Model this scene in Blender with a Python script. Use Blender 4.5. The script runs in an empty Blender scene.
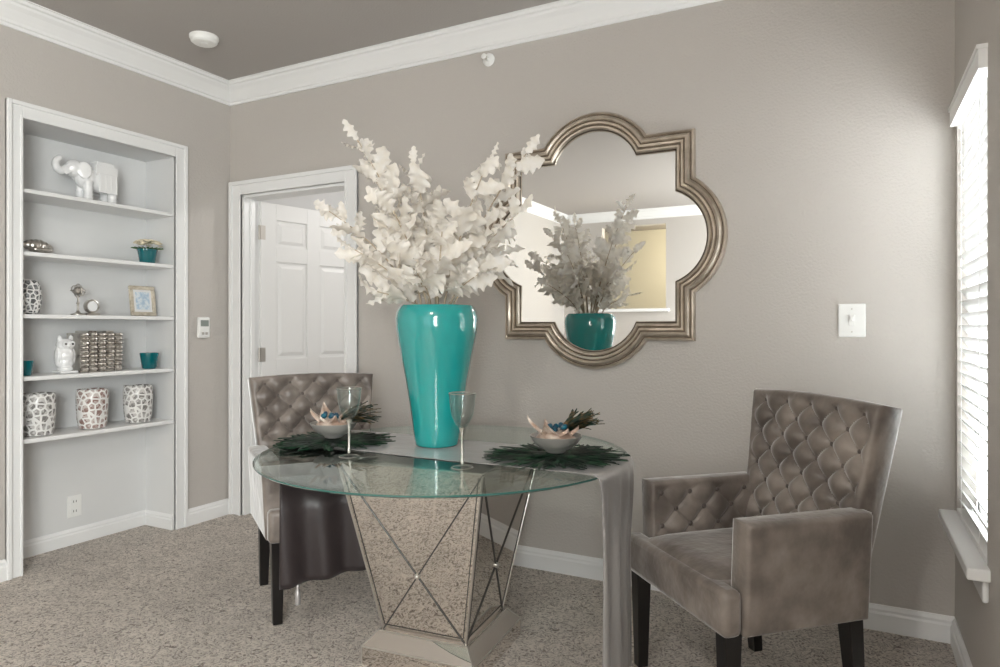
import bpy, bmesh, math, random
from mathutils import Vector, Matrix, Euler
random.seed(7)
S=bpy.context.scene
S.view_settings.view_transform='Standard'
S.view_settings.look='None'
S.view_settings.exposure=1.32
pi=math.pi

# ---------------------------------------------------------------- materials
def pmat(name,col,rough=.5,metal=0,bump=None,var=None,sheen=0,coat=0,spec=None,trans=0,emis=None,estr=0,ior=None,transl=0):
    m=bpy.data.materials.new(name); m.use_nodes=True
    nt=m.node_tree; N=nt.nodes; L=nt.links; b=N['Principled BSDF']
    b.inputs['Base Color'].default_value=(*col,1); b.inputs['Roughness'].default_value=rough
    b.inputs['Metallic'].default_value=metal
    if sheen: b.inputs['Sheen Weight'].default_value=sheen; b.inputs['Sheen Roughness'].default_value=.35
    if coat: b.inputs['Coat Weight'].default_value=coat; b.inputs['Coat Roughness'].default_value=.04
    if spec is not None: b.inputs['Specular IOR Level'].default_value=spec
    if trans: b.inputs['Transmission Weight'].default_value=trans
    if ior: b.inputs['IOR'].default_value=ior
    if emis: b.inputs['Emission Color'].default_value=(*emis,1); b.inputs['Emission Strength'].default_value=estr
    tc=N.new('ShaderNodeTexCoord')
    if var:
        sc,c2,lo,hi=var
        n=N.new('ShaderNodeTexNoise'); n.inputs['Scale'].default_value=sc; n.inputs['Detail'].default_value=4
        r=N.new('ShaderNodeValToRGB'); r.color_ramp.elements[0].position=lo; r.color_ramp.elements[1].position=hi
        r.color_ramp.elements[0].color=(*col,1); r.color_ramp.elements[1].color=(*c2,1)
        L.new(tc.outputs['Object'],n.inputs['Vector']); L.new(n.outputs['Fac'],r.inputs['Fac']); L.new(r.outputs['Color'],b.inputs['Base Color'])
    if bump:
        sc,st,ds=bump
        n=N.new('ShaderNodeTexNoise'); n.inputs['Scale'].default_value=sc; n.inputs['Detail'].default_value=3
        bp=N.new('ShaderNodeBump'); bp.inputs['Strength'].default_value=st; bp.inputs['Distance'].default_value=ds
        L.new(tc.outputs['Object'],n.inputs['Vector']); L.new(n.outputs['Fac'],bp.inputs['Height']); L.new(bp.outputs['Normal'],b.inputs['Normal'])
    if transl:
        out=[q for q in N if q.type=='OUTPUT_MATERIAL'][0]
        t=N.new('ShaderNodeBsdfTranslucent'); t.inputs[0].default_value=(*col,1); mx=N.new('ShaderNodeMixShader'); mx.inputs[0].default_value=transl
        L.new(b.outputs[0],mx.inputs[1]); L.new(t.outputs[0],mx.inputs[2]); L.new(mx.outputs[0],out.inputs[0])
    return m

WALL=pmat('wall_paint',(.52,.487,.455),.6,bump=(95,.5,.005))
CEIL=pmat('ceiling_paint',(.42,.393,.37),.8,bump=(90,.4,.004))
WHITE=pmat('white_trim',(.82,.82,.815),.35)
NICHE=pmat('niche_paint',(.72,.722,.72),.5)
DOORM=pmat('door_white',(.79,.785,.775),.4)
WARM=pmat('warm_wall',(.76,.73,.63),.7)
DARKW=pmat('espresso_wood',(.006,.005,.005),.3,coat=.3)
VELVET=pmat('taupe_velvet',(.125,.102,.088),.42,sheen=1.0,spec=.6,var=(8,(.285,.243,.213),.36,.66),bump=(13,.42,.018))
BUTTON=pmat('velvet_button',(.10,.08,.07),.6,sheen=.4)
TEAL=pmat('teal_glaze',(.010,.285,.28),.12,coat=.8,var=(3,(.02,.33,.32),.3,.7))
TEALG=pmat('teal_glass',(.0,.12,.14),.1,coat=.5)
LEAF=pmat('bleached_leaf',(.84,.79,.71),.6,var=(25,(.91,.88,.84),.35,.6),transl=.3)
STEM=pmat('bleached_stem',(.50,.41,.30),.7)
SILVER=pmat('antique_silver',(.62,.59,.55),.28,1,bump=(60,.3,.004),var=(30,(.22,.20,.18),.5,.75))
BOWLM=pmat('brushed_bowl',(.50,.48,.45),.35,.45,bump=(40,.2,.004))
FRAME=pmat('champagne_frame',(.60,.53,.45),.33,.8,var=(18,(.44,.38,.31),.4,.7),bump=(120,.2,.002))
FRAMED=pmat('champagne_groove',(.15,.12,.09),.4,.6)
MIR=pmat('mirror_glass',(.84,.85,.85),.0,1)
MIRB=pmat('mirrored_panel',(.78,.745,.71),.015,1)
SILV=pmat('silver_edge',(.62,.59,.55),.3,.9)
DARKL=pmat('dark_line',(.05,.045,.04),.4)
SATIN=pmat('silver_satin',(.40,.385,.38),.24,.45,sheen=.3,bump=(14,.4,.012))
SHADED=pmat('shaded_underside',(.030,.022,.023),.45,sheen=.2,bump=(12,.3,.01))  # dark tone stands in for shade on the runner's inner face
CERAM=pmat('white_ceramic',(.82,.82,.82),.25,coat=.3)
PLAST=pmat('white_plastic',(.84,.84,.82),.4)
SCREEN=pmat('thermostat_screen',(.25,.28,.26),.2)
BLIND=pmat('blind_white',(.85,.85,.84),.45)
CREAMF=pmat('cream_frame',(.62,.56,.46),.4,var=(40,(.40,.34,.26),.4,.7))
BLUEP=pmat('blue_print',(.42,.55,.68),.5,var=(60,(.75,.8,.84),.4,.6))
FEATH=pmat('peacock_feather',(.004,.014,.009),.45,spec=.25,var=(22,(.022,.085,.040),.45,.72))
FEATH2=pmat('peacock_plume',(.008,.035,.025),.45,spec=.25,var=(40,(.20,.12,.05),.46,.68))
PEACH=pmat('peach_napkin',(.44,.31,.24),.38,sheen=.3,var=(22,(.68,.58,.50),.42,.62))
AQUA=pmat('aqua_deco',(.0,.13,.20),.3,var=(60,(.02,.06,.10),.4,.6))
EDGE=pmat('glass_edge',(.035,.12,.105),.1,coat=.5)
PLANT=pmat('cream_flowers',(.80,.72,.56),.7)
GREEN=pmat('small_leaf',(.10,.22,.06),.6)

def carpet():
    m=bpy.data.materials.new('frieze_carpet'); m.use_nodes=True; nt=m.node_tree; N=nt.nodes; L=nt.links; b=N['Principled BSDF']
    b.inputs['Roughness'].default_value=.95; b.inputs['Sheen Weight'].default_value=.2; b.inputs['Specular IOR Level'].default_value=.1
    tc=N.new('ShaderNodeTexCoord')
    n1=N.new('ShaderNodeTexNoise'); n1.inputs['Scale'].default_value=40; n1.inputs['Detail'].default_value=5; n1.inputs['Roughness'].default_value=.6; n1.inputs['Distortion'].default_value=2.6
    n2=N.new('ShaderNodeTexNoise'); n2.inputs['Scale'].default_value=5; n2.inputs['Detail'].default_value=3
    r=N.new('ShaderNodeValToRGB'); r.color_ramp.elements[0].position=.35; r.color_ramp.elements[1].position=.54
    r.color_ramp.elements[0].color=(.20,.16,.13,1); r.color_ramp.elements[1].color=(.78,.705,.63,1)
    r2=N.new('ShaderNodeValToRGB'); r2.color_ramp.elements[0].position=.3; r2.color_ramp.elements[1].position=.65; r2.color_ramp.elements[0].color=(.82,.82,.82,1)
    mx=N.new('ShaderNodeMix'); mx.data_type='RGBA'; mx.blend_type='MULTIPLY'; mx.inputs[0].default_value=.8
    L.new(tc.outputs['Object'],n1.inputs['Vector']); L.new(tc.outputs['Object'],n2.inputs['Vector'])
    L.new(n1.outputs['Fac'],r.inputs['Fac']); L.new(n2.outputs['Fac'],r2.inputs['Fac']); L.new(r.outputs['Color'],mx.inputs[6]); L.new(r2.outputs['Color'],mx.inputs[7]); L.new(mx.outputs[2],b.inputs['Base Color'])
    bp=N.new('ShaderNodeBump'); bp.inputs['Strength'].default_value=1; bp.inputs['Distance'].default_value=.018
    L.new(n1.outputs['Fac'],bp.inputs['Height']); L.new(bp.outputs['Normal'],b.inputs['Normal'])
    return m
CARPET=carpet()

def clearglass(name,tint):
    m=bpy.data.materials.new(name); m.use_nodes=True; nt=m.node_tree; N=nt.nodes; L=nt.links
    N.remove(N['Principled BSDF']); out=[n for n in N if n.type=='OUTPUT_MATERIAL'][0]
    t=N.new('ShaderNodeBsdfTransparent'); t.inputs[0].default_value=(*tint,1)
    g=N.new('ShaderNodeBsdfGlossy'); g.inputs['Roughness'].default_value=.01; g.inputs[0].default_value=(.95,1,.98,1)
    lw=N.new('ShaderNodeLayerWeight'); lw.inputs[0].default_value=.5
    p=N.new('ShaderNodeMath'); p.operation='POWER'; p.inputs[1].default_value=5
    a=N.new('ShaderNodeMath'); a.operation='MULTIPLY_ADD'; a.inputs[1].default_value=.94; a.inputs[2].default_value=.05
    mx=N.new('ShaderNodeMixShader')
    L.new(lw.outputs['Facing'],p.inputs[0]); L.new(p.outputs[0],a.inputs[0]); L.new(a.outputs[0],mx.inputs[0])
    L.new(t.outputs[0],mx.inputs[1]); L.new(g.outputs[0],mx.inputs[2]); L.new(mx.outputs[0],out.inputs[0])
    return m
GLASS=clearglass('table_glass',(.90,.945,.93))
GOBLET=clearglass('goblet_glass',(.90,.92,.92))

def mosaic(name,scale,c1,c2):
    m=bpy.data.materials.new(name); m.use_nodes=True; nt=m.node_tree; N=nt.nodes; L=nt.links; b=N['Principled BSDF']
    b.inputs['Roughness'].default_value=.25
    tc=N.new('ShaderNodeTexCoord')
    v=N.new('ShaderNodeTexVoronoi'); v.feature='DISTANCE_TO_EDGE'; v.inputs['Scale'].default_value=scale; v.inputs['Randomness'].default_value=.7
    v2=N.new('ShaderNodeTexVoronoi'); v2.inputs['Scale'].default_value=scale*2.6
    r=N.new('ShaderNodeValToRGB'); r.color_ramp.interpolation='CONSTANT'; r.color_ramp.elements[1].position=.11
    r.color_ramp.elements[0].color=(1,1,1,1); r.color_ramp.elements[1].color=(0,0,0,1)
    r2=N.new('ShaderNodeValToRGB'); r2.color_ramp.elements[0].color=(*c1,1); r2.color_ramp.elements[1].color=(*c2,1)
    r2.color_ramp.elements[0].position=.25; r2.color_ramp.elements[1].position=.7
    mx=N.new('ShaderNodeMix'); mx.data_type='RGBA'; mx.inputs[7].default_value=(.80,.79,.77,1)
    for q in (v,v2): L.new(tc.outputs['Object'],q.inputs['Vector'])
    L.new(v.outputs['Distance'],r.inputs['Fac']); L.new(v2.outputs['Color'],r2.inputs['Fac'])
    L.new(r.outputs['Color'],mx.inputs[0]); L.new(r2.outputs['Color'],mx.inputs[6]); L.new(mx.outputs[2],b.inputs['Base Color'])
    bp=N.new('ShaderNodeBump'); bp.inputs['Strength'].default_value=.6; bp.inputs['Distance'].default_value=.006
    L.new(r.outputs['Color'],bp.inputs['Height']); L.new(bp.outputs['Normal'],b.inputs['Normal'])
    return m
MOS=mosaic('mosaic_shell',30,(.20,.19,.18),(.56,.54,.52))
MOSR=mosaic('mosaic_rose',30,(.27,.17,.15),(.56,.50,.47))
LATT=mosaic('lattice_silver',40,(.10,.10,.10),(.3,.3,.3))

# ---------------------------------------------------------------- mesh builder
class MB:
    def __init__(s): s.v=[]; s.f=[]; s.m=[]
    def add(s,vs,fs,mi=0,M=None):
        o=len(s.v)
        for p in vs:
            p=Vector(p); s.v.append(M@p if M is not None else p)
        for f in fs: s.f.append([i+o for i in f]); s.m.append(mi)
    def box(s,lo,hi,mi=0,M=None):
        x0,y0,z0=lo; x1,y1,z1=hi
        s.add([(x0,y0,z0),(x1,y0,z0),(x1,y1,z0),(x0,y1,z0),(x0,y0,z1),(x1,y0,z1),(x1,y1,z1),(x0,y1,z1)],
              [(0,3,2,1),(4,5,6,7),(0,1,5,4),(1,2,6,5),(2,3,7,6),(3,0,4,7)],mi,M)
    def frustum(s,b,t,z0,z1,mi=0,M=None):
        s.add([(-b,-b,z0),(b,-b,z0),(b,b,z0),(-b,b,z0),(-t,-t,z1),(t,-t,z1),(t,t,z1),(-t,t,z1)],
              [(0,3,2,1),(4,5,6,7),(0,1,5,4),(1,2,6,5),(2,3,7,6),(3,0,4,7)],mi,M)
    def lathe(s,prof,seg=32,mi=0,M=None,caps=True):
        vs=[];fs=[]
        for r,z in prof:
            for k in range(seg):
                a=2*pi*k/seg; vs.append((r*math.cos(a),r*math.sin(a),z))
        n=len(prof)
        for i in range(n-1):
            for k in range(seg):
                k2=(k+1)%seg; fs.append((i*seg+k,i*seg+k2,(i+1)*seg+k2,(i+1)*seg+k))
        if caps:
            fs.append(tuple(range(seg))[::-1]); fs.append(tuple((n-1)*seg+k for k in range(seg)))
        s.add(vs,fs,mi,M)
    def sphere(s,c,r,mi=0,M=None,seg=20,rings=12,R=None):
        if not hasattr(r,'__len__'): r=(r,r,r)
        T=Matrix.Translation(c)@(R if R is not None else Matrix.Identity(4))@Matrix.Diagonal((*r,1))
        if M is not None: T=M@T
        s.lathe([(max(math.sin(pi*i/rings),.002),-math.cos(pi*i/rings)) for i in range(rings+1)],seg,mi,T)
    def tube(s,pts,rad,seg=8,mi=0,M=None):
        pts=[Vector(p) for p in pts]; n=len(pts)
        if not hasattr(rad,'__len__'): rad=[rad]*n
        vs=[];fs=[]; up=None
        for i,p in enumerate(pts):
            t=(pts[min(i+1,n-1)]-pts[max(i-1,0)]).normalized()
            if up is None: up=t.orthogonal().normalized()
            up=(up-t*up.dot(t)); up=up.normalized() if up.length>1e-6 else t.orthogonal().normalized()
            w=t.cross(up)
            for k in range(seg):
                a=2*pi*k/seg; vs.append(p+(up*math.cos(a)+w*math.sin(a))*rad[i])
        for i in range(n-1):
            for k in range(seg):
                k2=(k+1)%seg; fs.append((i*seg+k,i*seg+k2,(i+1)*seg+k2,(i+1)*seg+k))
        fs.append(tuple(range(seg))[::-1]); fs.append(tuple((n-1)*seg+k for k in range(seg)))
        s.add(vs,fs,mi,M)
    def obj(s,name,mats,parent=None,smooth=None,bevel=0,loc=None,rot=None,recalc=True,bseg=2):
        me=bpy.data.meshes.new(name); me.from_pydata([tuple(p) for p in s.v],[],s.f); 
        for m in (mats if isinstance(mats,(list,tuple)) else [mats]): me.materials.append(m)
        me.polygons.foreach_set('material_index',s.m); me.update()
        if recalc:
            bm=bmesh.new(); bm.from_mesh(me); bmesh.ops.recalc_face_normals(bm,faces=bm.faces); bm.to_mesh(me); bm.free()
        if smooth is not None:
            me.polygons.foreach_set('use_smooth',[True]*len(me.polygons)); me.set_sharp_from_angle(angle=math.radians(smooth))
        o=bpy.data.objects.new(name,me); S.collection.objects.link(o)
        if bevel:
            b=o.modifiers.new('bevel','BEVEL'); b.width=bevel; b.segments=bseg; b.limit_method='ANGLE'; b.angle_limit=math.radians(40)
        if loc: o.location=loc
        if rot: o.rotation_euler=rot
        if parent: o.parent=parent
        return o
def empty(name,loc=(0,0,0),rot=(0,0,0)):
    e=bpy.data.objects.new(name,None); e.empty_display_size=.1; S.collection.objects.link(e); e.location=loc; e.rotation_euler=rot; return e
def Box(name,lo,hi,mat,parent=None,bevel=0):
    b=MB(); b.box(lo,hi); return b.obj(name,mat,parent,bevel=bevel)
T=Matrix.Translation
def RX(a): return Matrix.Rotation(a,4,'X')
def RY(a): return Matrix.Rotation(a,4,'Y')
def RZ(a): return Matrix.Rotation(a,4,'Z')

# ---------------------------------------------------------------- room
XL,XR,YB,YF,H=-3.49,.338,3.01,-2.6,2.69
Box('floor',(-4.1,-4.6,-.1),(1.2,5.3,0),CARPET)
Box('ceiling',(-4.1,-4.6,H),(.5,5.3,H+.1),CEIL)
DX0,DX1,DZ=-3.385,-2.55,2.0
b=MB(); b.box((XL-.02,YB,0),(DX0,YB+.12,H)); b.box((DX1,YB,0),(XR+.12,YB+.12,H)); b.box((DX0,YB,DZ),(DX1,YB+.12,H)); b.obj('wall_back',WALL)
NY0,NY1,NZ,NX=1.79,2.617,2.167,-3.745
b=MB(); b.box((XL-.12,YF,0),(XL,NY0,H)); b.box((XL-.12,NY1,0),(XL,YB+.12,H)); b.box((XL-.12,NY0,NZ),(XL,NY1,H)); b.obj('wall_left',WALL)
b=MB(); q=.006
b.box((NX-.03,NY0-.03,0),(NX,NY1+.03,NZ+.03)); b.box((NX,NY0-.03,0),(XL-.002,NY0+q,NZ)); b.box((NX,NY1-q,0),(XL-.002,NY1+.03,NZ)); b.box((NX,NY0+q,NZ-q),(XL-.002,NY1-q,NZ+.03)); b.obj('wall_niche',NICHE)
NY0+=q; NY1-=q; NZ-=q
WY0,WY1,WZ0,WZ1=2.33,2.95,.50,1.95
VY0,VY1,VZ0,VZ1=-2.1,-.5,.6,2.2
b=MB()
b.box((XR,WY1,0),(XR+.12,YB+.12,H)); b.box((XR,WY0,0),(XR+.12,WY1,WZ0)); b.box((XR,WY0,WZ1),(XR+.12,WY1,H))
b.box((XR,VY1,0),(XR+.12,WY0,H)); b.box((XR,VY0,0),(XR+.12,VY1,VZ0)); b.box((XR,VY0,VZ1),(XR+.12,VY1,H)); b.box((XR,YF-.1,0),(XR+.12,VY0,H))
b.obj('wall_right',WALL)
PX0,PX1=-2.95,-2.1
b=MB(); b.box((XL-.12,YF-.12,0),(PX0,YF,H)); b.box((PX0,YF-.12,0),(PX1,YF,1.38)); b.box((PX0,YF-.12,2.5),(PX1,YF,H))
b.box((PX1,YF-.12,0),(-1.55,YF,H)); b.box((-1.55,YF-.12,0),(.15,YF,.5)); b.box((-1.55,YF-.12,2.3),(.15,YF,H)); b.box((.15,YF-.12,0),(XR+.12,YF,H)); b.obj('wall_rear',WALL)
b=MB(); b.box((-4.0,-4.5,0),(-1.6,-4.4,H)); b.box((-4.1,-4.5,0),(-4.0,YF-.12,H)); b.box((-1.7,-4.5,0),(-1.6,YF-.12,H)); b.obj('wall_kitchen',WARM)
Box('trim_ledge',(PX0-.05,YF-.16,1.38),(PX1+.05,YF+.08,1.42),WHITE,bevel=.005)
b=MB(); b.box((-3.75,YB+.12,0),(-3.62,5.1,H)); b.box((-3.75,5.0,0),(-1.2,5.1,H)); b.box((-1.3,YB+.12,0),(-1.2,5.1,H)); b.obj('wall_hall',NICHE)

prof=[(0,H-.118),(.010,H-.118),(.012,H-.104),(.020,H-.100),(.024,H-.088),(.036,H-.070),(.052,H-.048),(.068,H-.032),(.072,H-.022),(.084,H-.018),(.088,H-.006),(.096,H-.004),(.096,H+.001),(0,H+.001)]
b=MB(); vs=[];fs=[]
for d,z in prof: vs+= [(XL+d,YF+d,z),(XR-d,YF+d,z),(XR-d,YB-d,z),(XL+d,YB-d,z)]
n=len(prof)
for i in range(n):
    j=(i+1)%n
    for k in range(4): fs.append((i*4+k,i*4+(k+1)%4,j*4+(k+1)%4,j*4+k))
b.add(vs,fs); b.obj('trim_crown',WHITE)
def base(name,p0,p1,nrm,h=.098):
    b=MB(); p0=Vector((*p0,0)); p1=Vector((*p1,0)); nn=Vector((*nrm,0))
    pr=[(0,0),(.016,0),(.016,h*.66),(.012,h*.74),(.012,h*.84),(.006,h*.95),(.004,h),(0,h)]
    vs=[];m=len(pr)
    for p in (p0,p1):
        for d,z in pr: vs.append(p+nn*d+Vector((0,0,z)))
    fs=[(i,(i+1)%m,m+(i+1)%m,m+i) for i in range(m)]+[tuple(range(m)),tuple(range(m,2*m))[::-1]]
    b.add(vs,fs); return b.obj(name,WHITE)
base('baseboard_back',(-2.462,YB),(XR,YB),(0,-1))
base('baseboard_left',(XL,YF),(XL,1.727),(1,0)); base('baseboard_left_far',(XL,2.686),(XL,YB-.02),(1,0))
base('baseboard_right',(XR,YF),(XR,YB-.016),(-1,0)); base('baseboard_rear',(XL,YF),(XR,YF),(0,1))
base('baseboard_niche',(NX,NY0),(NX,NY1),(1,0),.085); base('baseboard_niche_side',(NX,NY1),(XL,NY1),(0,-1),.085)

b=MB()
def trimL(y0,y1,z0,z1,d): b.box((XL,y0,z0),(XL+d,y1,z1))
o0,o1,oz=1.727,2.686,2.238
trimL(o0,NY0,0,oz,.014); trimL(NY1,o1,0,oz,.014); trimL(NY0,NY1,NZ,oz,.014)
trimL(o0,o0+.020,0,oz,.024); trimL(o1-.020,o1,0,oz,.024); trimL(o0+.02,o1-.02,oz-.020,oz,.024)
trimL(NY0-.012,NY0,0,NZ+.012,.019); trimL(NY1,NY1+.012,0,NZ+.012,.019); trimL(NY0,NY1,NZ,NZ+.012,.019)
b.obj('trim_niche',WHITE,bevel=.003)
b=MB()
c0,c1,cz=-3.478,-2.464,2.085
def trimB(x0,x1,z0,z1,d): b.box((x0,YB-d,z0),(x1,YB,z1))
trimB(c0,DX0,0,cz,.014); trimB(DX1,c1,0,cz,.014); trimB(DX0,DX1,DZ,cz,.014)
trimB(c0,c0+.024,0,cz,.026); trimB(c1-.024,c1,0,cz,.026); trimB(c0+.024,c1-.024,cz-.024,cz,.026)
trimB(DX0-.016,DX0,0,DZ+.016,.02); trimB(DX1,DX1+.016,0,DZ+.016,.02); trimB(DX0,DX1,DZ,DZ+.016,.02)
b.box((DX0-.001,YB,0),(DX0+.018,YB+.125,DZ)); b.box((DX1-.018,YB,0),(DX1+.001,YB+.125,DZ)); b.box((DX0,YB,DZ-.018),(DX1,YB+.125,DZ+.001))
b.box((DX0+.018,YB+.045,0),(DX0+.03,YB+.08,DZ-.018)); b.box((DX1-.03,YB+.045,0),(DX1-.018,YB+.08,DZ-.018))
b.obj('trim_door',WHITE,bevel=.003)
for i,z in enumerate((1.836,1.536,1.236,.937,.637)):
    Box('shelf' if i==0 else 'shelf.%03d'%i,(NX,NY0,z-.02),(XL-.004,NY1,z),WHITE,bevel=.003)
SH=[a+.0012 for a in (1.836,1.536,1.236,.937,.637)]

def panel_door():
    e=empty('door_1',(DX0+.022,YB+.118,0),(0,0,math.radians(78)))
    W,Ht=.79,1.975; b=MB()
    b.box((0,-.010,.012),(W,.010,Ht))
    st,mu=.11,.10; px=[(st,(W-mu)/2),((W+mu)/2,W-st)]; pz=[(.22,.80),(.97,1.60),(1.70,1.87)]
    for sg in (-1,1):
        y0,y1=(-.021,-.010) if sg<0 else (.010,.021)
        for a,c in ((0,st),((W-mu)/2,(W+mu)/2),(W-st,W)): b.box((a,y0,.012),(c,y1,Ht))
        for a,c in px:
            for z0,z1 in ((.012,.22),(.80,.97),(1.60,1.70),(1.87,Ht)): b.box((a,y0,z0),(c,y1,z1))
            for z0,z1 in pz:
                q=.028; yy=sg*.010; y2=sg*.019
                b.add([(a+q*.6,yy,z0+q*.6),(c-q*.6,yy,z0+q*.6),(c-q*.6,yy,z1-q*.6),(a+q*.6,yy,z1-q*.6),(a+q*1.4,y2,z0+q*1.4),(c-q*1.4,y2,z0+q*1.4),(c-q*1.4,y2,z1-q*1.4),(a+q*1.4,y2,z1-q*1.4)],
                      [(4,5,6,7),(0,1,5,4),(1,2,6,5),(2,3,7,6),(3,0,4,7),(0,3,2,1)])
    b.obj('leaf',DOORM,e,bevel=.002)
    h=MB()
    for z in (.25,1.0,1.78): h.lathe([(.007,z-.045),(.007,z+.045)],12,0,T((-.006,-.012,0))); h.box((-.004,-.023,z-.045),(.03,-.0205,z+.045))
    h.obj('hinges',SILV,e)
    k=MB(); 
    for sg in (-1,1):
        k.lathe([(.03,0),(.03,.006),(.011,.010),(.011,.035),(.026,.045),(.030,.058),(.022,.070),(.002,.073)],20,0,T((W-.065,sg*.021,.92))@RX(-sg*pi/2))
    k.obj('knob',SILV,e,smooth=40)
panel_door()

# windows ------------------------------------------------------------
def window(name,y0,y1,z0,z1):
    e=empty(name); b=MB(); x0,x1=XR+.06,XR+.11
    for a,c,p,q in ((y0,y0+.05,z0,z1),(y1-.05,y1,z0,z1),(y0,y1,z0,z0+.05),(y0,y1,z1-.05,z1),(y0,y1,(z0+z1)/2-.02,(z0+z1)/2+.02)): b.box((x0,a,p),(x1,c,q))
    b.obj('sash',WHITE,e)
    g=MB(); g.box((XR+.085,y0+.04,z0+.04),(XR+.089,y1-.04,z1-.04)); g.obj('pane',GOBLET,e)
    t=MB(); t.box((XR-.055,y0-.05,z0-.035),(XR+.06,y1+.035,z0)); t.box((XR-.016,y0-.03,z0-.10),(XR,y1+.03,z0-.035)); t.obj('sill',WHITE,e,bevel=.006)
window('window_1',WY0,WY1,WZ0,WZ1); window('fill_window_right',VY0,VY1,VZ0,VZ1)  # the second window is unseen, added to let fill light in
e=empty('fill_window_rear'); b=MB()  # unseen window added behind the camera for frontal light
for x0,x1,z0,z1 in ((-1.55,-1.49,.5,2.3),(.09,.15,.5,2.3),(-1.55,.15,.5,.56),(-1.55,.15,2.24,2.3),(-.73,-.67,.5,2.3)): b.box((x0,YF-.11,z0),(x1,YF-.06,z1))
b.box((-1.6,YF-.06,.47),(.2,YF+.05,.50)); b.obj('frame',WHITE,e)
b=MB(); z=WZ0+.03
while z<WZ1-.04:
    M=T((XR+.022,0,z))@RY(math.radians(52)); b.box((-.025,WY0+.006,-.0014),(.025,WY1-.006,.0014),0,M); z+=.042
b.box((XR-.002,WY0+.006,WZ0+.002),(XR+.045,WY1-.006,WZ0+.018))
b.box((XR-.022,WY0-.006,WZ1-.045),(XR+.035,WY1+.008,WZ1+.015)); b.box((XR-.027,WY0-.01,WZ1+.010),(XR+.035,WY1+.012,WZ1+.022))
for y in (WY0+.12,WY1-.12): b.box((XR-.003,y-.002,WZ0),(XR-.001,y+.002,WZ1)); b.box((XR+.043,y-.002,WZ0),(XR+.045,y+.002,WZ1))
b.obj('window_blinds',BLIND)

# wall fittings ------------------------------------------------------
e=empty('light_switch',(-.002,YB,1.20)); b=MB(); b.box((-.048,-.007,-.066),(.048,0,.066)); b.obj('plate',PLAST,e,bevel=.004)
b=MB(); b.box((-.006,-.020,-.004),(.006,-.006,.014)); b.box((-.011,-.009,-.022),(.011,-.006,.022)); b.obj('toggle',PLAST,e,bevel=.0015)
b=MB(); b.sphere((0,-.007,.045),(.003,.001,.003)); b.sphere((0,-.007,-.045),(.003,.001,.003)); b.obj('screws',SILV,e)
e=empty('thermostat',(XL,2.80,1.175)); b=MB(); b.box((0,-.04,-.065),(.024,.04,.06)); b.obj('body',PLAST,e,bevel=.008)
b=MB(); b.box((.022,-.028,.005),(.0255,.028,.042)); b.obj('display',SCREEN,e)
b=MB(); b.box((.022,-.02,-.045),(.027,-.006,-.03)); b.box((.022,.006,-.045),(.027,.02,-.03)); b.obj('buttons',SILV,e)
e=empty('wall_outlet',(NX,2.19,.205)); b=MB(); b.box((0,-.038,-.058),(.006,.038,.058)); b.obj('plate',PLAST,e,bevel=.003)
b=MB()
for z in (-.026,.026):
    b.box((.005,-.017,z-.016),(.0085,.017,z+.016),0)
    for y in (-.007,.007): b.box((.0084,y-.0015,z-.006),(.0092,y+.0015,z+.006),1)
b.obj('sockets',[PLAST,DARKL],e)
b=MB(); b.lathe([(.072,H),(.072,H-.012),(.067,H-.018),(.065,H-.028),(.055,H-.036),(.02,H-.038),(.018,H-.041),(.002,H-.042)],36,0,T((-3.0,2.42,0)))
b.obj('smoke_detector',PLAST,smooth=35)
e=empty('fire_sprinkler',(-1.63,YB,2.525)); b=MB(); b.lathe([(.033,0),(.033,.004),(.026,.012),(.012,.016),(.010,.03),(.004,.034),(.004,.05),(.014,.052),(.014,.055),(.002,.056)],24,0,RX(pi/2)); b.obj('escutcheon',PLAST,e,smooth=35)
b=MB(); b.lathe([(.009,.03),(.009,.045)],10,0,RX(pi/2)); b.obj('head',SILV,e)

# quatrefoil wall mirror --------------------------------------------
def quat(d,Sq=.46,o=.297,r=.298,n=22):
    pts=[]
    s=Sq-d; rr=r-d; c=math.sqrt(max(rr*rr-(s-o)**2,0)); a0=math.atan2(-c,s-o)
    for k in range(4):
        R=Matrix.Rotation(k*pi/2,2)
        loc=[(s,-s),(s,(-s-c)/2)]+[(o+rr*math.cos(a0+(-2*a0)*i/n),rr*math.sin(a0+(-2*a0)*i/n)) for i in range(n+1)]+[(s,(s+c)/2)]
        for p in loc: pts.append(R@Vector(p))
    return pts
e=empty('quatrefoil_wall_mirror',(-1.065,YB,1.574))
pr=[(0,0),(0,.026),(.004,.034),(.010,.036),(.014,.030),(.017,.030),(.021,.042),(.029,.047),(.037,.043),(.040,.034),(.043,.034),(.047,.040),(.055,.039),(.058,.028),(.062,.028),(.066,.034),(.073,.032),(.078,.022),(.084,.018),(.088,.008)]
dark={4,9,13,17}
b=MB(); loops=[quat(d) for d,_ in pr]; m=len(loops[0]); vs=[];
for (d,h),lp in zip(pr,loops): vs+=[(p.x,-h,p.y) for p in lp]
b.v=[Vector(v) for v in vs]
for i in range(len(pr)-1):
    for k in range(m): b.f.append([i*m+k,i*m+(k+1)%m,(i+1)*m+(k+1)%m,(i+1)*m+k]); b.m.append(1 if i in dark else 0)
b.obj('frame',[FRAME,FRAMED],e,smooth=38)
lp=quat(.085); me=bpy.data.meshes.new('glass'); bm=bmesh.new(); f=bm.faces.new([bm.verts.new((p.x,-.012,p.y)) for p in lp]); bmesh.ops.recalc_face_normals(bm,faces=bm.faces); bmesh.ops.triangulate(bm,faces=bm.faces[:]); bm.to_mesh(me); bm.free(); me.materials.append(MIR)
o=bpy.data.objects.new('glass',me); S.collection.objects.link(o); o.parent=e

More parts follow.
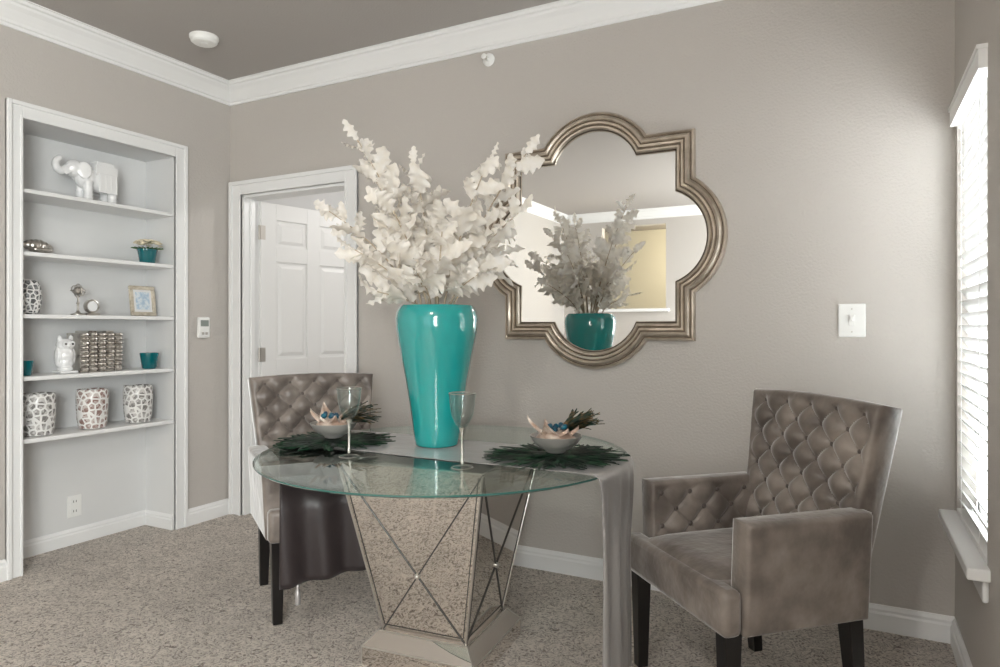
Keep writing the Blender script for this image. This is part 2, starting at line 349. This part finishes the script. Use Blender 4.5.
# ---------------------------------------------------------------- chairs
def tuft(b,w0,w1,h,th,sx,sz,z0,amp,NXn,NZn,M,mi=0,bi=1,edge=.03,rr=.018,top_curve=0):
    vs=[];fs=[]
    def W(t): return w0+(w1-w0)*t
    for j in range(NZn+1):
        for i in range(NXn+1):
            a=i/NXn*2-1; t=j/NZn; w=W(t); x=a*w; z=t*h+top_curve*(1-a*a)*t
            e=min((1-abs(a))*w,min(t,1-t)*h)
            rd=0 if e>rr else rr-math.sqrt(max(rr*rr-(rr-e)**2,0))
            U=x/sx; V=(t*h-z0)/sz; A=U+V; B=U-V
            pf=(abs(math.sin(pi*A)*math.sin(pi*B)))**.42
            k=min(max((e-.012)/edge,0),1); k=k*k*(3-2*k)
            y=-(amp*pf*k+amp*.75*(1-k))+rd
            vs.append((x,y,z))
    n=NXn+1; K=len(vs)
    for j in range(NZn+1):
        for i in range(NXn+1):
            a=i/NXn*2-1; t=j/NZn; w=W(t); e=min((1-abs(a))*w,min(t,1-t)*h)
            rd=0 if e>rr else rr-math.sqrt(max(rr*rr-(rr-e)**2,0))
            vs.append((a*w,th-rd,t*h+top_curve*(1-a*a)*t))
    for j in range(NZn):
        for i in range(NXn):
            q=j*n+i; fs.append((q,q+1,q+n+1,q+n)); fs.append((K+q,K+q+n,K+q+n+1,K+q+1))
    for j in range(NZn):
        q=j*n; fs.append((q,q+n,K+q+n,K+q)); q=j*n+NXn; fs.append((q,K+q,K+q+n,q+n))
    for i in range(NXn):
        q=i; fs.append((q,K+q,K+q+1,q+1)); q=NZn*n+i; fs.append((q,q+1,K+q+1,K+q))
    b.add(vs,fs,mi,M)
    for A in range(-14,15):
        for B in range(-14,15):
            x=(A+B)/2*sx; zz=(A-B)/2*sz+z0
            if zz<.03 or zz>h-.025: continue
            if abs(x)>W(zz/h)-.03: continue
            b.sphere((x,-.003,zz+top_curve*(1-(x/W(zz/h))**2)*zz/h),(.0095,.006,.0095),bi,M,12,6)
def chair(name,loc,ang):
    e=empty(name,(*loc,0),(0,0,ang))
    b=MB(); tuft(b,.240,.292,.545,.075,.112,.112,.48-.42,.030,96,96,T((0,.178,.405))@RX(math.radians(-9.5)),top_curve=.012)
    b.obj('backrest',[VELVET,BUTTON],e,smooth=60)
    b=MB()
    tuft(b,.212,.212,.315,.068,.112,.112,.215,.018,80,64,T((.222,.002,.325))@RZ(-pi/2)@RX(math.radians(-3)),rr=.014)
    b.obj('arm_right',[VELVET,BUTTON],e,smooth=60)
    b=MB()
    tuft(b,.212,.212,.315,.068,.112,.112,.215,.018,80,64,T((-.222,.002,.325))@RZ(pi/2)@RX(math.radians(-3)),rr=.014)
    b.obj('arm_left',[VELVET,BUTTON],e,smooth=60)
    b=MB(); outline=[(-.288,-.275),(.288,-.275),(.288,-.214),(.222,-.214),(.222,.215),(-.222,.215),(-.222,-.214),(-.288,-.214)]
    n=len(outline); vs=[(x,y,.325) for x,y in outline]+[(x,y,.455) for x,y in outline]
    b.add(vs,[tuple(range(n))[::-1],tuple(range(n,2*n))]+[(i,(i+1)%n,n+(i+1)%n,n+i) for i in range(n)])
    b.obj('seat_frame',VELVET,e,bevel=.02,bseg=4,smooth=50)
    b=MB(); G=24; vs=[];fs=[]
    for j in range(G+1):
        for i in range(G+1):
            a=i/G*2-1; c=j/G*2-1; x=a*.218; y=-.03+c*.235
            z=.44+.045*(max(1-abs(a)**4,0)*max(1-abs(c)**5,0))**.6
            vs.append((x,y,z))
    for j in range(G):
        for i in range(G): q=j*(G+1)+i; fs.append((q,q+1,q+G+2,q+G+1))
    b.add(vs,fs); b.obj('seat_cushion',VELVET,e,smooth=60,recalc=False)
    b=MB(); b.box((-.235,.17,.325),(.235,.255,.42)); b.obj('rear_rail',VELVET,e,bevel=.015)
    for i,(x,y) in enumerate(((-.25,-.235),(.25,-.235),(-.235,.19),(.235,.19))):
        b=MB(); ty=.03 if y>0 else 0; b.add([(x-.018,y-.018+ty,0),(x+.018,y-.018+ty,0),(x+.018,y+.018+ty,0),(x-.018,y+.018+ty,0),(x-.026,y-.026,.33),(x+.026,y-.026,.33),(x+.026,y+.026,.33),(x-.026,y+.026,.33)],
              [(0,3,2,1),(4,5,6,7),(0,1,5,4),(1,2,6,5),(2,3,7,6),(3,0,4,7)]); b.obj('leg_%d'%(i+1),DARKW,e,bevel=.003)
    return e
chair('tufted_dining_armchair',(-.308,2.294),math.radians(-46))
chair('tufted_dining_armchair.001',(-2.07,2.31),math.radians(55))

# ---------------------------------------------------------------- table
CX,CY,R,ZT=-1.32,2.10,.66,.725
e=empty('round_glass_dining_table',(CX,CY,0))
b=MB(); b.lathe([(R-.006,ZT-.013),(R,ZT-.009),(R,ZT-.004),(R-.018,ZT)],128)
n=len(b.f)
for i in range(n):
    if i<3*128 : b.m[i]=1 if i<2*128 else 0
b.obj('glass_top',[GLASS,EDGE],e,smooth=20)
A5=RZ(math.radians(5))
bt,tp,zb,zt=.160,.272,.11,.708
b=MB(); b.frustum(bt,tp,zb,zt,0,A5); b.obj('mirrored_pedestal',MIRB,e)
b=MB(); b.frustum(.215,.215,0,.062,0,A5); b.frustum(.215,.172,.062,.11,0,A5); b.obj('mirrored_plinth',MIRB,e)
b=MB()
def pt(face,u,z,off=.0015):
    t=(z-zb)/(zt-zb); h=bt+(tp-bt)*t
    p=Vector((u*h,-h-off,z)); return A5@(RZ(face*pi/2)@p)
for f in range(4):
    for u0,z0,u1,z1 in ((-1,zb,1,zt),(1,zb,-1,zt)):
        b.tube([pt(f,u0,z0),pt(f,u1,z1)],.0026,6,1)
    for u0,z0,u1,z1 in ((-.93,zb+.02,-.95,zt-.01),(.93,zb+.02,.95,zt-.01),(-.93,zb+.02,.93,zb+.02)):
        b.tube([pt(f,u0,z0),pt(f,u1,z1)],.0012,6,1)
    b.tube([pt(f,-1,zb,.0),pt(f,-1,zt,.0)],.004,8,0)
    zc=zb+(zt-zb)*bt/(bt+tp); c=pt(f,0,zc,.003); b.sphere(c,(.010,.010,.010),0,None,16,8)
for z,hh in ((.063,.2155),(.110,.173)):
    c=[A5@Vector((sx*hh,sy*hh,z)) for sx,sy in ((-1,-1),(1,-1),(1,1),(-1,1))]
    for k in range(4): b.tube([c[k],c[(k+1)%4]],.0028,6,0)
for k,(sx,sy) in enumerate(((-1,-1),(1,-1),(1,1),(-1,1))): b.tube([A5@Vector((sx*.215,sy*.215,0)),A5@Vector((sx*.215,sy*.215,.062)),A5@Vector((sx*.172,sy*.172,.11))],.003,6,0)
b.box((-.267,-.267,zt-.002),(.267,.267,zt+.0035),0,A5)
b.obj('pedestal_edging',[SILV,DARKL],e,smooth=40)

def runner():
    NV=36; y0,y1=1.93,2.31; cols=[]
    for v in range(NV+1):
        t=v/NV; y=y0+(y1-y0)*t; ex=math.sqrt(R*R-(y-CY)**2); xl=CX-ex-.012; xr=CX+ex+.012
        col=[]; hemz=.205+.03*t
        nd=22
        for i in range(nd+1):
            s=i/nd; z=hemz+(ZT-.02-hemz)*s; k=min((1-s)/.42,1); k=k*k*(3-2*k)
            hx,hy=-1.875+.20*t, 1.84+.27*t
            fold=.012*math.sin(t*15+1.5*s)*(1-s)
            col.append((xl*(1-k)+hx*k+fold, y*(1-k)+hy*k - fold, z))
        col.append((xl+.004,y,ZT-.003)); col.append((xl+.018,y,ZT+.003))
        for i in range(1,20):
            s=i/20; x=xl+.018+(xr-xl-.036)*s
            col.append((x,y+.006*math.sin(s*9),ZT+.003+.0015*math.sin(s*31+t*9)**2))
        col.append((xr-.018,y,ZT+.003)); col.append((xr-.004,y,ZT-.003))
        for i in range(nd+1):
            s=1-i/nd; z=.06+(ZT-.02-.06)*s; g=min((1-s)*2.2,1); g=g*g*(3-2*g)
            fold=.016*math.sin(t*25+.8*s)*(1-s)**.4
            col.append((xr+fold+.004, y*(1-g)+(2.085+(y-2.12)*.75)*g, z))
        cols.append(col)
    n=len(cols[0]); vs=[p for c in cols for p in c]; fs=[]
    for v in range(NV):
        for i in range(n-1): fs.append((v*n+i,(v+1)*n+i,(v+1)*n+i+1,v*n+i+1))
    b=MB(); b.add(vs,fs); 
    e=empty('satin_table_runner')
    o=b.obj('cloth',[SATIN,SHADED],e,smooth=70,recalc=False)
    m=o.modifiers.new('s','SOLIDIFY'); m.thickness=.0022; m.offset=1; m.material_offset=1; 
    if o.data.polygons[n//2].normal.z<0:
        o.data.flip_normals()
    m.offset=-1
    b=MB()
    for p in (cols[7][0],):
        p=Vector(p); top=p+Vector((0,0,.004))
        b.lathe([(.003,0),(.007,-.006),(.005,-.016),(.009,-.024),(.011,-.075)],12,0,T(top))
    b.obj('tassel',SATIN,e,smooth=50)
runner()

# vase + branches ----------------------------------------------------
VX,VY=-1.392,2.158; VZ=ZT+.0052
ve=empty('teal_vase_with_bleached_branches')
b=MB()
pf=[(.02,0),(.078,0),(.083,.006),(.086,.03),(.093,.09),(.103,.16),(.116,.24),(.131,.32),(.145,.39),(.153,.44),(.155,.475),(.151,.50),(.142,.518),(.136,.525),(.130,.523),(.130,.51),(.138,.48),(.138,.44),(.12,.36),(.10,.25),(.02,.2)]
b.lathe(pf,64); b.obj('vase',TEAL,ve,smooth=60,loc=(VX,VY,VZ))
RV=Vector((.887,.4617,0)); FV=Vector((-.4617,.887,0))
LB=MB()
def leaf(b,P,dirv,L,Wd,roll,curl):
    d=dirv.normalized(); s=d.cross(Vector((0,0,1))); 
    if s.length<.05: s=Vector((1,0,0))
    s.normalize(); nrm=s.cross(d); R_=Matrix.Rotation(roll,3,d); s=R_@s; nrm=R_@nrm
    NT,NS=18,6; vs=[];fs=[]; ph=random.random()*6; lob=random.choice((3,3.5,4)); bend=random.uniform(-.25,.25)
    for i in range(NT+1):
        t=i/NT; env=(math.sin(pi*min((.02+.955*t)**1.0,1)))**.75
        cx=L*t; cz=-curl*L*t*t
        for j in range(-NS//2,NS//2+1):
            a=j/(NS/2)
            hw=Wd*env*(1+.27*math.sin(lob*2*pi*t+ph+(.9 if a>0 else 0)))
            zz=cz+.22*abs(a)*hw+ .30*hw*math.sin(lob*2*pi*t+ph+a*1.5)*a*a
            vs.append(P+d*cx+s*(a*hw+bend*L*t*t)+nrm*zz)
    for i in range(NT):
        for j in range(NS): q=i*(NS+1)+j; fs.append((q,q+1,q+NS+2,q+NS+1))
    b.add(vs,fs,0)
tips=[(-.30,.00,1.88),(-.42,.05,1.62),(-.09,.04,1.80),(.34,.04,1.84),(.20,-.10,1.78),(.31,-.05,1.60),(.24,.06,1.45),(-.20,-.14,1.30),
      (.16,-.15,1.36),(-.30,-.05,1.46),(-.05,.25,1.70),(.12,.28,1.58),(-.15,.30,1.52),(.04,-.24,1.50),(.0,.33,1.42),(-.05,-.20,1.36),(-.21,-.10,1.70),(.02,-.03,1.56)]
base0=Vector((VX,VY,VZ+.47))
for lr,fd,z in tips:
    tip=Vector((VX,VY,0))+RV*lr+FV*fd; tip.z=z
    p0=base0+Vector((random.uniform(-.05,.05),random.uniform(-.05,.05),-.15))
    hd=Vector((tip.x-VX,tip.y-VY,0)); pm=Vector((VX,VY,0))+hd*.30; pm.z=VZ+.50+(z-VZ-.50)*.50
    pmin=base0+hd*.18; pmin.z=VZ+.54
    def bez(t):
        a=p0*(1-t)**3+pmin*3*t*(1-t)**2+pm*3*t*t*(1-t)+tip*t**3; return a
    pts=[bez(i/14) for i in range(15)]
    LB.tube(pts,[.0048*(1-.6*i/14) for i in range(15)],6,1)
    ln=sum((pts[i+1]-pts[i]).length for i in range(14)); nl=max(int(ln/.046),6)
    ga=random.random()*6
    for i in range(nl):
        t=.48+.52*(i/(nl-1)); P=bez(min(t,1)); tg=(bez(min(t+.02,1.0))-bez(t-.03)).normalized()
        if P.z<VZ+.53: continue
        ga+=2.4; o1=tg.orthogonal().normalized(); rad=Matrix.Rotation(ga,3,tg)@o1
        dv=tg*random.uniform(.5,1.0)+rad*random.uniform(.6,1.0)
        if i==nl-1: dv=tg
        L=random.uniform(.105,.155)*(1.0-.36*max(0,t-.75)/.25)
        leaf(LB,P,dv,L,L*random.uniform(.23,.30),random.uniform(-pi,pi),random.uniform(-.2,.5))
LB.obj('bleached_leaf_branches',[LEAF,STEM],ve,smooth=70,recalc=False)

# goblets -------------------------------------------------------------
def goblet(name,x,y):
    e=empty(name,(x,y,ZT+.0008)); b=MB()
    b.lathe([(.034,0),(.035,.002),(.012,.006),(.0045,.014),(.0038,.06),(.0045,.115),(.008,.125),(.022,.140),(.034,.165),(.040,.20),(.043,.236),(.0415,.236),(.0385,.20),(.0325,.168),(.020,.144),(.006,.132),(.001,.130)],40)
    b.obj('glass',GOBLET,e,smooth=50)
    b=MB(); b.lathe([(.0425,.2355),(.0437,.237),(.0425,.2385),(.0412,.237),(.0425,.2355)],40,0,None,False); b.lathe([(.0345,.0002),(.0358,.0015),(.0345,.003),(.0335,.0015),(.0345,.0002)],40,0,None,False)
    b.obj('silver_rims',SILV,e,smooth=60)
    b=MB(); b.lathe([(.0045,.012),(.0058,.02),(.0042,.035),(.0040,.09),(.0062,.112),(.0095,.126),(.004,.13)],16); b.obj('stem',SILV,e,smooth=60)
goblet('wine_goblet',-1.54,1.831); goblet('wine_goblet.001',-1.10,1.853)

# place settings -------------------------------------------------------
def feather(b,P,dirv,L,W,mi=0,curl=0.0,lift=.0):
    d=Vector(dirv).normalized(); s=d.cross(Vector((0,0,1))).normalized(); N_=10; vs=[];fs=[]
    for i in range(N_+1):
        t=i/N_; hw=W*math.sin(pi*min(t*.93+.05,1))**.6*(1+.25*(i%2)); c=Vector(P)+d*L*t+Vector((0,0,lift*t*(1-t)*4*L))+s*curl*t*t*L
        vs+=[c-s*hw+Vector((0,0,-.001)),c+Vector((0,0,.0015)),c+s*hw+Vector((0,0,-.001))]
    for i in range(N_):
        q=i*3; fs+=[(q,q+1,q+4,q+3),(q+1,q+2,q+5,q+4)]
    b.add(vs,fs,mi)
def setting(sfx,x,y,plume,sc,napang):
    z0=ZT+.0095
    b=MB()
    for ring,(r0,L,W,n) in enumerate(((.085,.125,.007,110),(.05,.12,.009,70),(.0,.10,.018,24))):
        for k in range(n):
            a=2*pi*k/n+random.uniform(-.12,.12); d=Vector((math.cos(a),math.sin(a),random.uniform(0,.03)))
            feather(b,(x+sc*r0*d.x,y+sc*r0*d.y,z0+.002*ring+random.uniform(0,.002)),d,sc*L*random.uniform(.75,1.1),W*random.uniform(.6,1.1),0,random.uniform(-.45,.45),random.uniform(0,.04))
    b.obj('peacock_feather_placemat'+sfx,[FEATH],smooth=60,recalc=False)
    e=empty('napkin_bowl'+sfx,(x,y,z0+.013))
    b=MB(); b.lathe([(.028,0),(.034,.003),(.036,.008),(.055,.018),(.075,.034),(.086,.052),(.089,.058),(.085,.058),(.070,.036),(.05,.022),(.002,.016)],40); b.obj('bowl',BOWLM,e,smooth=50)
    b=MB()
    for k,(a,h,l,wd) in enumerate(((.3,.055,.075,.055),(1.5,.06,.07,.055),(2.7,.085,.095,.065),(3.7,.070,.085,.06),(4.7,.045,.07,.06),(5.5,.05,.075,.055))):
        M=T((0,0,.035))@RZ(a+napang)
        vs=[];fs=[]
        for i in range(11):
            t=i/10
            for j in range(9):
                c=j/4-1; w=wd*(1-t)**.7*(.75+.25*math.cos(t*3))+.002
                vs.append((.008+l*math.sin(t*1.45)*.95-.012*c*c*(1-t), c*w, h*t+.030*(1-c*c)*(1-t*.7)*t**.4-.004*math.cos(c*7)))
        for i in range(10):
            for j in range(8): q=i*9+j; fs.append((q,q+1,q+10,q+9))
        b.add(vs,fs,0,M)
    b.sphere((0,0,.045),(.068,.068,.032),0)
    o=b.obj('folded_napkin',PEACH,e,smooth=70,recalc=False)
    b=MB()
    for k in range(9):
        a=random.random()*6.3; r=random.uniform(.0,.045); b.sphere((r*math.cos(a),r*math.sin(a),.080+random.uniform(0,.014)),(random.uniform(.008,.016),random.uniform(.008,.015),.009),0,None,10,6,Euler((random.random()*3,random.random()*3,0)).to_matrix().to_4x4())
    b.obj('aqua_accents',AQUA,e,smooth=60)
    b=MB(); pd=Vector(plume)
    for k in range(60):
        a=random.uniform(-.7,.7); d=Matrix.Rotation(a,3,'Z')@pd; d.z+=random.uniform(-.24,.24)
        feather(b,(0.02*random.random(),.02*random.random(),.055),d,random.uniform(.10,.165),random.uniform(.005,.009),0,random.uniform(-.4,.4),random.uniform(0,.15))
    b.obj('feather_plume',FEATH2,e,smooth=60,recalc=False)
setting('',-1.775,2.02,(.75,.45,.22),1.08,0); setting('.001',-.895,2.13,(.65,.55,.42),1.15,1.0)

# ---------------------------------------------------------------- shelf decor
def blob(name,mat,parts,voxel=.004,smooth=3,parent=None,loc=None,rot=None):
    b=MB()
    for p in parts: b.sphere(p[0],p[1],0,None,16,10,p[2] if len(p)>2 else None)
    o=b.obj(name,mat,parent,loc=loc,rot=rot)
    m=o.modifiers.new('r','REMESH'); m.mode='VOXEL'; m.voxel_size=voxel; m.use_smooth_shade=True
    m=o.modifiers.new('s','SMOOTH'); m.iterations=smooth; return o
XS=-3.61
e=empty('elephant_figurine',(XS,2.19,SH[0]))
parts=[((0,.055,.125),(.058,.088,.066)),((0,-.015,.130),(.052,.06,.062)),((0,-.078,.168),(.040,.044,.046))]
tr=[(-.112,.160,.024),(-.130,.148,.022),(-.148,.142,.020),(-.164,.150,.019),(-.172,.167,.018),(-.170,.186,.017),(-.160,.202,.016),(-.147,.212,.016)]
for i in range(len(tr)-1):
    for q in (0,.5): 
        a=[tr[i][k]*(1-q)+tr[i+1][k]*q for k in range(3)]; parts.append(((0,a[0],a[1]),a[2]))
for x in (-.032,.032):
    for y in (-.025,.105):
        for z in (.021,.04,.06,.08,.10): parts.append(((x,y,z),(.025,.025,.020)))
for s_ in (-1,1):
    parts.append(((s_*.046,-.052,.160),(.007,.036,.046),RZ(-s_*.45)))
    parts.append(((s_*.022,-.118,.136),(.006,.022,.006),RX(.5)))
for k in range(6): parts.append(((0,.146+.002*k,.13-.016*k),.008))
blob('body',CERAM,parts,.0038,2,e)
b=MB()
for s_ in (-1,1):
    b.box((s_*.062-.004,.015,.055),(s_*.062+.004,.115,.155))
    for k in range(4): b.tube([(s_*.067,.022+.029*k,.062),(s_*.067,.022+.029*k,.15)],.002,6)
b.box((-.055,.005,.150),(.055,.125,.200)); b.box((-.042,.018,.198),(.042,.112,.222))
b.obj('saddle_blanket',CERAM,e,bevel=.005)
e=empty('silver_shell',(XS+.03,1.91,SH[1]+.004)); b=MB()
pf=[]; 
for i in range(29):
    t=i/28; pf.append((.030*math.sin(pi*min(.08+t*.9,1))**.8*(1+.13*(i%4>1)),-.075+.15*t))
b.lathe(pf,28,0,T((0,0,.034))@RX(pi/2-.05)); b.sphere((.02,.02,.015),(.02,.05,.015)); b.obj('shell',SILVER,e,smooth=40)
e=empty('potted_flowers',(XS+.03,2.505,SH[1])); b=MB(); b.lathe([(.036,0),(.040,.003),(.052,.072),(.055,.074),(.055,.082),(.049,.082),(.046,.06),(.002,.06)],32); b.obj('pot',TEALG,e,smooth=40)
b=MB()
for k in range(90):
    a=random.random()*6.28; r=.074*math.sqrt(random.random()); P=(r*math.cos(a),r*math.sin(a),.090+.045*math.sqrt(max(0,1-(r/.08)**2))+random.uniform(-.004,.004))
    for q in range(5):
        aa=q*1.257+a; b.sphere((P[0]+.006*math.cos(aa),P[1]+.006*math.sin(aa),P[2]),(.006,.006,.0035),0,None,6,4)
for k in range(26):
    a=k*.6; feather(b,(0.02*math.cos(a),.02*math.sin(a),.08),(math.cos(a),math.sin(a),.15),.065,.008,1)
b.obj('blooms',[PLANT,GREEN],e,smooth=60)
e=empty('lattice_lantern',(XS,1.89,SH[2])); b=MB(); b.lathe([(.03,0),(.046,.01),(.056,.05),(.058,.10),(.052,.14),(.040,.165),(.034,.17),(.030,.165),(.045,.12),(.045,.04),(.002,.012)],32); b.obj('body',LATT,e,smooth=60)
e=empty('sphere_desk_ornament',(XS+.02,2.12,SH[2])); b=MB()
b.lathe([(.034,0),(.034,.006),(.014,.012),(.006,.022),(.005,.055),(.009,.062),(.005,.07),(.004,.11)],24)
b.sphere((0,0,.128),.022,0,None,20,12)
for R_,rr in ((Matrix.Identity(4),.034),(RX(pi/2),.034),(RY(1.0),.032)):
    b.tube([R_@Vector((rr*math.cos(2*pi*k/32),rr*math.sin(2*pi*k/32),0))+Vector((0,0,.128)) for k in range(33)],.0025,6)
b.obj('globe_stand',SILVER,e,smooth=45)
b=MB(); b.box((-.02,.035,0),(.02,.105,.012)); b.lathe([(.036,-.012),(.038,0),(.036,.012),(.03,.014),(.028,.010),(.002,.010)],28,0,T((0,.07,.048))@RY(pi/2)); b.obj('clock',SILVER,e,smooth=40)
b=MB(); b.lathe([(.027,.011),(.002,.0115)],28,0,T((0,.07,.048))@RY(pi/2)); b.obj('clock_face',CERAM,e)
e=empty('picture_frame',(XS,2.50,SH[2]+.002),(0,math.radians(-8),0)); b=MB(); w,h,f=.078,.172,.022
for lo,hi in (((0,-w,0),(.014,w,f)),((0,-w,h-f),(.014,w,h)),((0,-w,f),(.014,-w+f,h-f)),((0,w-f,f),(.014,w,h-f))): b.box(lo,hi)
b.obj('frame',CREAMF,e,bevel=.004)
b=MB(); b.box((.002,-w+f,f),(.007,w-f,h-f)); b.obj('mat_board',CERAM,e); b=MB(); b.box((.006,-w+f+.014,f+.014),(.009,w-f-.014,h-f-.014)); b.obj('print',BLUEP,e)
b=MB(); b.box((-.045,-.012,.004),(-.042,.012,.12),0,RY(math.radians(14))); b.obj('easel_back',CREAMF,e)
e=empty('owl_figurine',(XS+.02,2.055,SH[3])); 
parts=[((0,0,.022),(.036,.036,.020)),((0,0,.055),(.034,.037,.045)),((0,0,.09),(.036,.040,.05)),((0,0,.145),(.036,.043,.034))]
for s_ in (-1,1): parts+=[((0,s_*.028,.178),(.010,.011,.018)),((-.004,s_*.038,.085),(.022,.010,.05)),((.032,s_*.017,.150),(.006,.016,.016))]
parts.append(((.038,0,.142),(.008,.005,.010)))
blob('body',CERAM,parts,.003,2,e)
b=MB(); b.box((-.04,-.045,0),(.04,.045,.012)); b.obj('base',CERAM,e,bevel=.004)
b=MB(); 
for s_ in (-1,1): b.sphere((.037,s_*.017,.150),(.004,.006,.006))
b.obj('eyes',DARKL,e,smooth=60)
e=empty('silver_book_bookends',(XS,2.105,SH[3])); b=MB()
for k in range(5):
    y=.006+k*.046; hh=.205+.012*(k%2)
    b.box((-.07,y,0),(.055,y+.042,hh)); 
    for q in range(9): b.lathe([(.0205,-.007),(.0225,0),(.0205,.007)],16,0,T((.054,y+.021,.016+q*.0225)))
b.obj('book_spines',SILVER,e,bevel=.002)
def cup(name,y,z,s,x=XS+.04):
    b=MB(); b.lathe([(.034*s,0),(.038*s,.004),(.050*s,.085*s),(.050*s,.09*s),(.046*s,.09*s),(.035*s,.008),(.002,.008)],32); b.obj(name,TEALG,smooth=40,loc=(x,y,z))
cup('teal_cup',2.51,SH[3],1.0); cup('teal_votive',1.85,SH[3],.8)
for k,(y,m_) in enumerate(((1.925,MOS),(2.195,MOSR),(2.455,MOS))):
    b=MB(); b.lathe([(.055,0),(.064,.004),(.071,.05),(.075,.11),(.076,.17),(.073,.205),(.070,.208),(.066,.204),(.068,.16),(.066,.1),(.055,.015),(.002,.012)],40)
    b.obj('mosaic_candle_holder'+('' if k==0 else '.%03d'%k),m_,smooth=50,loc=(XS+.02,y,SH[4]))

# ---------------------------------------------------------------- lights
def area(name,loc,rot,sx,sy,p,col=(1,1,1)):
    l=bpy.data.lights.new(name,'AREA'); l.shape='RECTANGLE'; l.size=sx; l.size_y=sy; l.energy=p; l.color=col
    o=bpy.data.objects.new(name,l); S.collection.objects.link(o); o.location=loc; o.rotation_euler=rot; return o
def point(name,loc,p,r,col):
    l=bpy.data.lights.new(name,'POINT'); l.energy=p; l.shadow_soft_size=r; l.color=col
    o=bpy.data.objects.new(name,l); S.collection.objects.link(o); o.location=loc; return o
area('fill_rear',(-.70,YF-.16,1.4),(pi/2,0,pi),1.6,1.75,112,(1,.995,.98))  # added fill light at the made-up rear window
area('fill_right',(XR+.16,-1.3,1.4),(0,pi/2,0),1.5,1.5,92,(1,.998,.99))  # added fill light for the left wall, at the made-up right window
area('daylight_side',(XR+.35,2.64,1.35),(0,pi/2,0),1.5,.7,30,(.99,.99,1))
point('hall_lamp',(-2.2,4.2,2.3),11,.15,(1,.98,.95))
point('kitchen_lamp',(-1.95,-3.5,2.2),14,.12,(1,.90,.70))
e=empty('added_fill_lamp',(-.55,-.6,H)); b=MB(); b.lathe([(.15,0),(.15,-.02),(.14,-.03)],32); b.obj('canopy',SILV,e,smooth=40)  # unseen fixture added to brighten the room, kept out of the mirror
b=MB(); b.lathe([(.14,-.03),(.135,-.06),(.10,-.09),(.05,-.105),(.002,-.108)],32); b.obj('dome',pmat('fill_dome_glow',(.9,.9,.88),.4,emis=(1,.97,.92),estr=58),e,smooth=60)  # glowing dome of the added fill fixture

w=bpy.data.worlds.new('sky'); S.world=w; w.use_nodes=True; bg=w.node_tree.nodes['Background']; bg.inputs[0].default_value=(.95,.97,1,1); bg.inputs[1].default_value=.7

# ---------------------------------------------------------------- camera
c=bpy.data.cameras.new('camera'); c.sensor_width=36; c.lens=24.37; c.shift_y=-.0055; c.clip_start=.02
o=bpy.data.objects.new('camera',c); S.collection.objects.link(o); o.location=(0,0,1.17); o.rotation_euler=(pi/2,0,math.radians(27.5)); S.camera=o
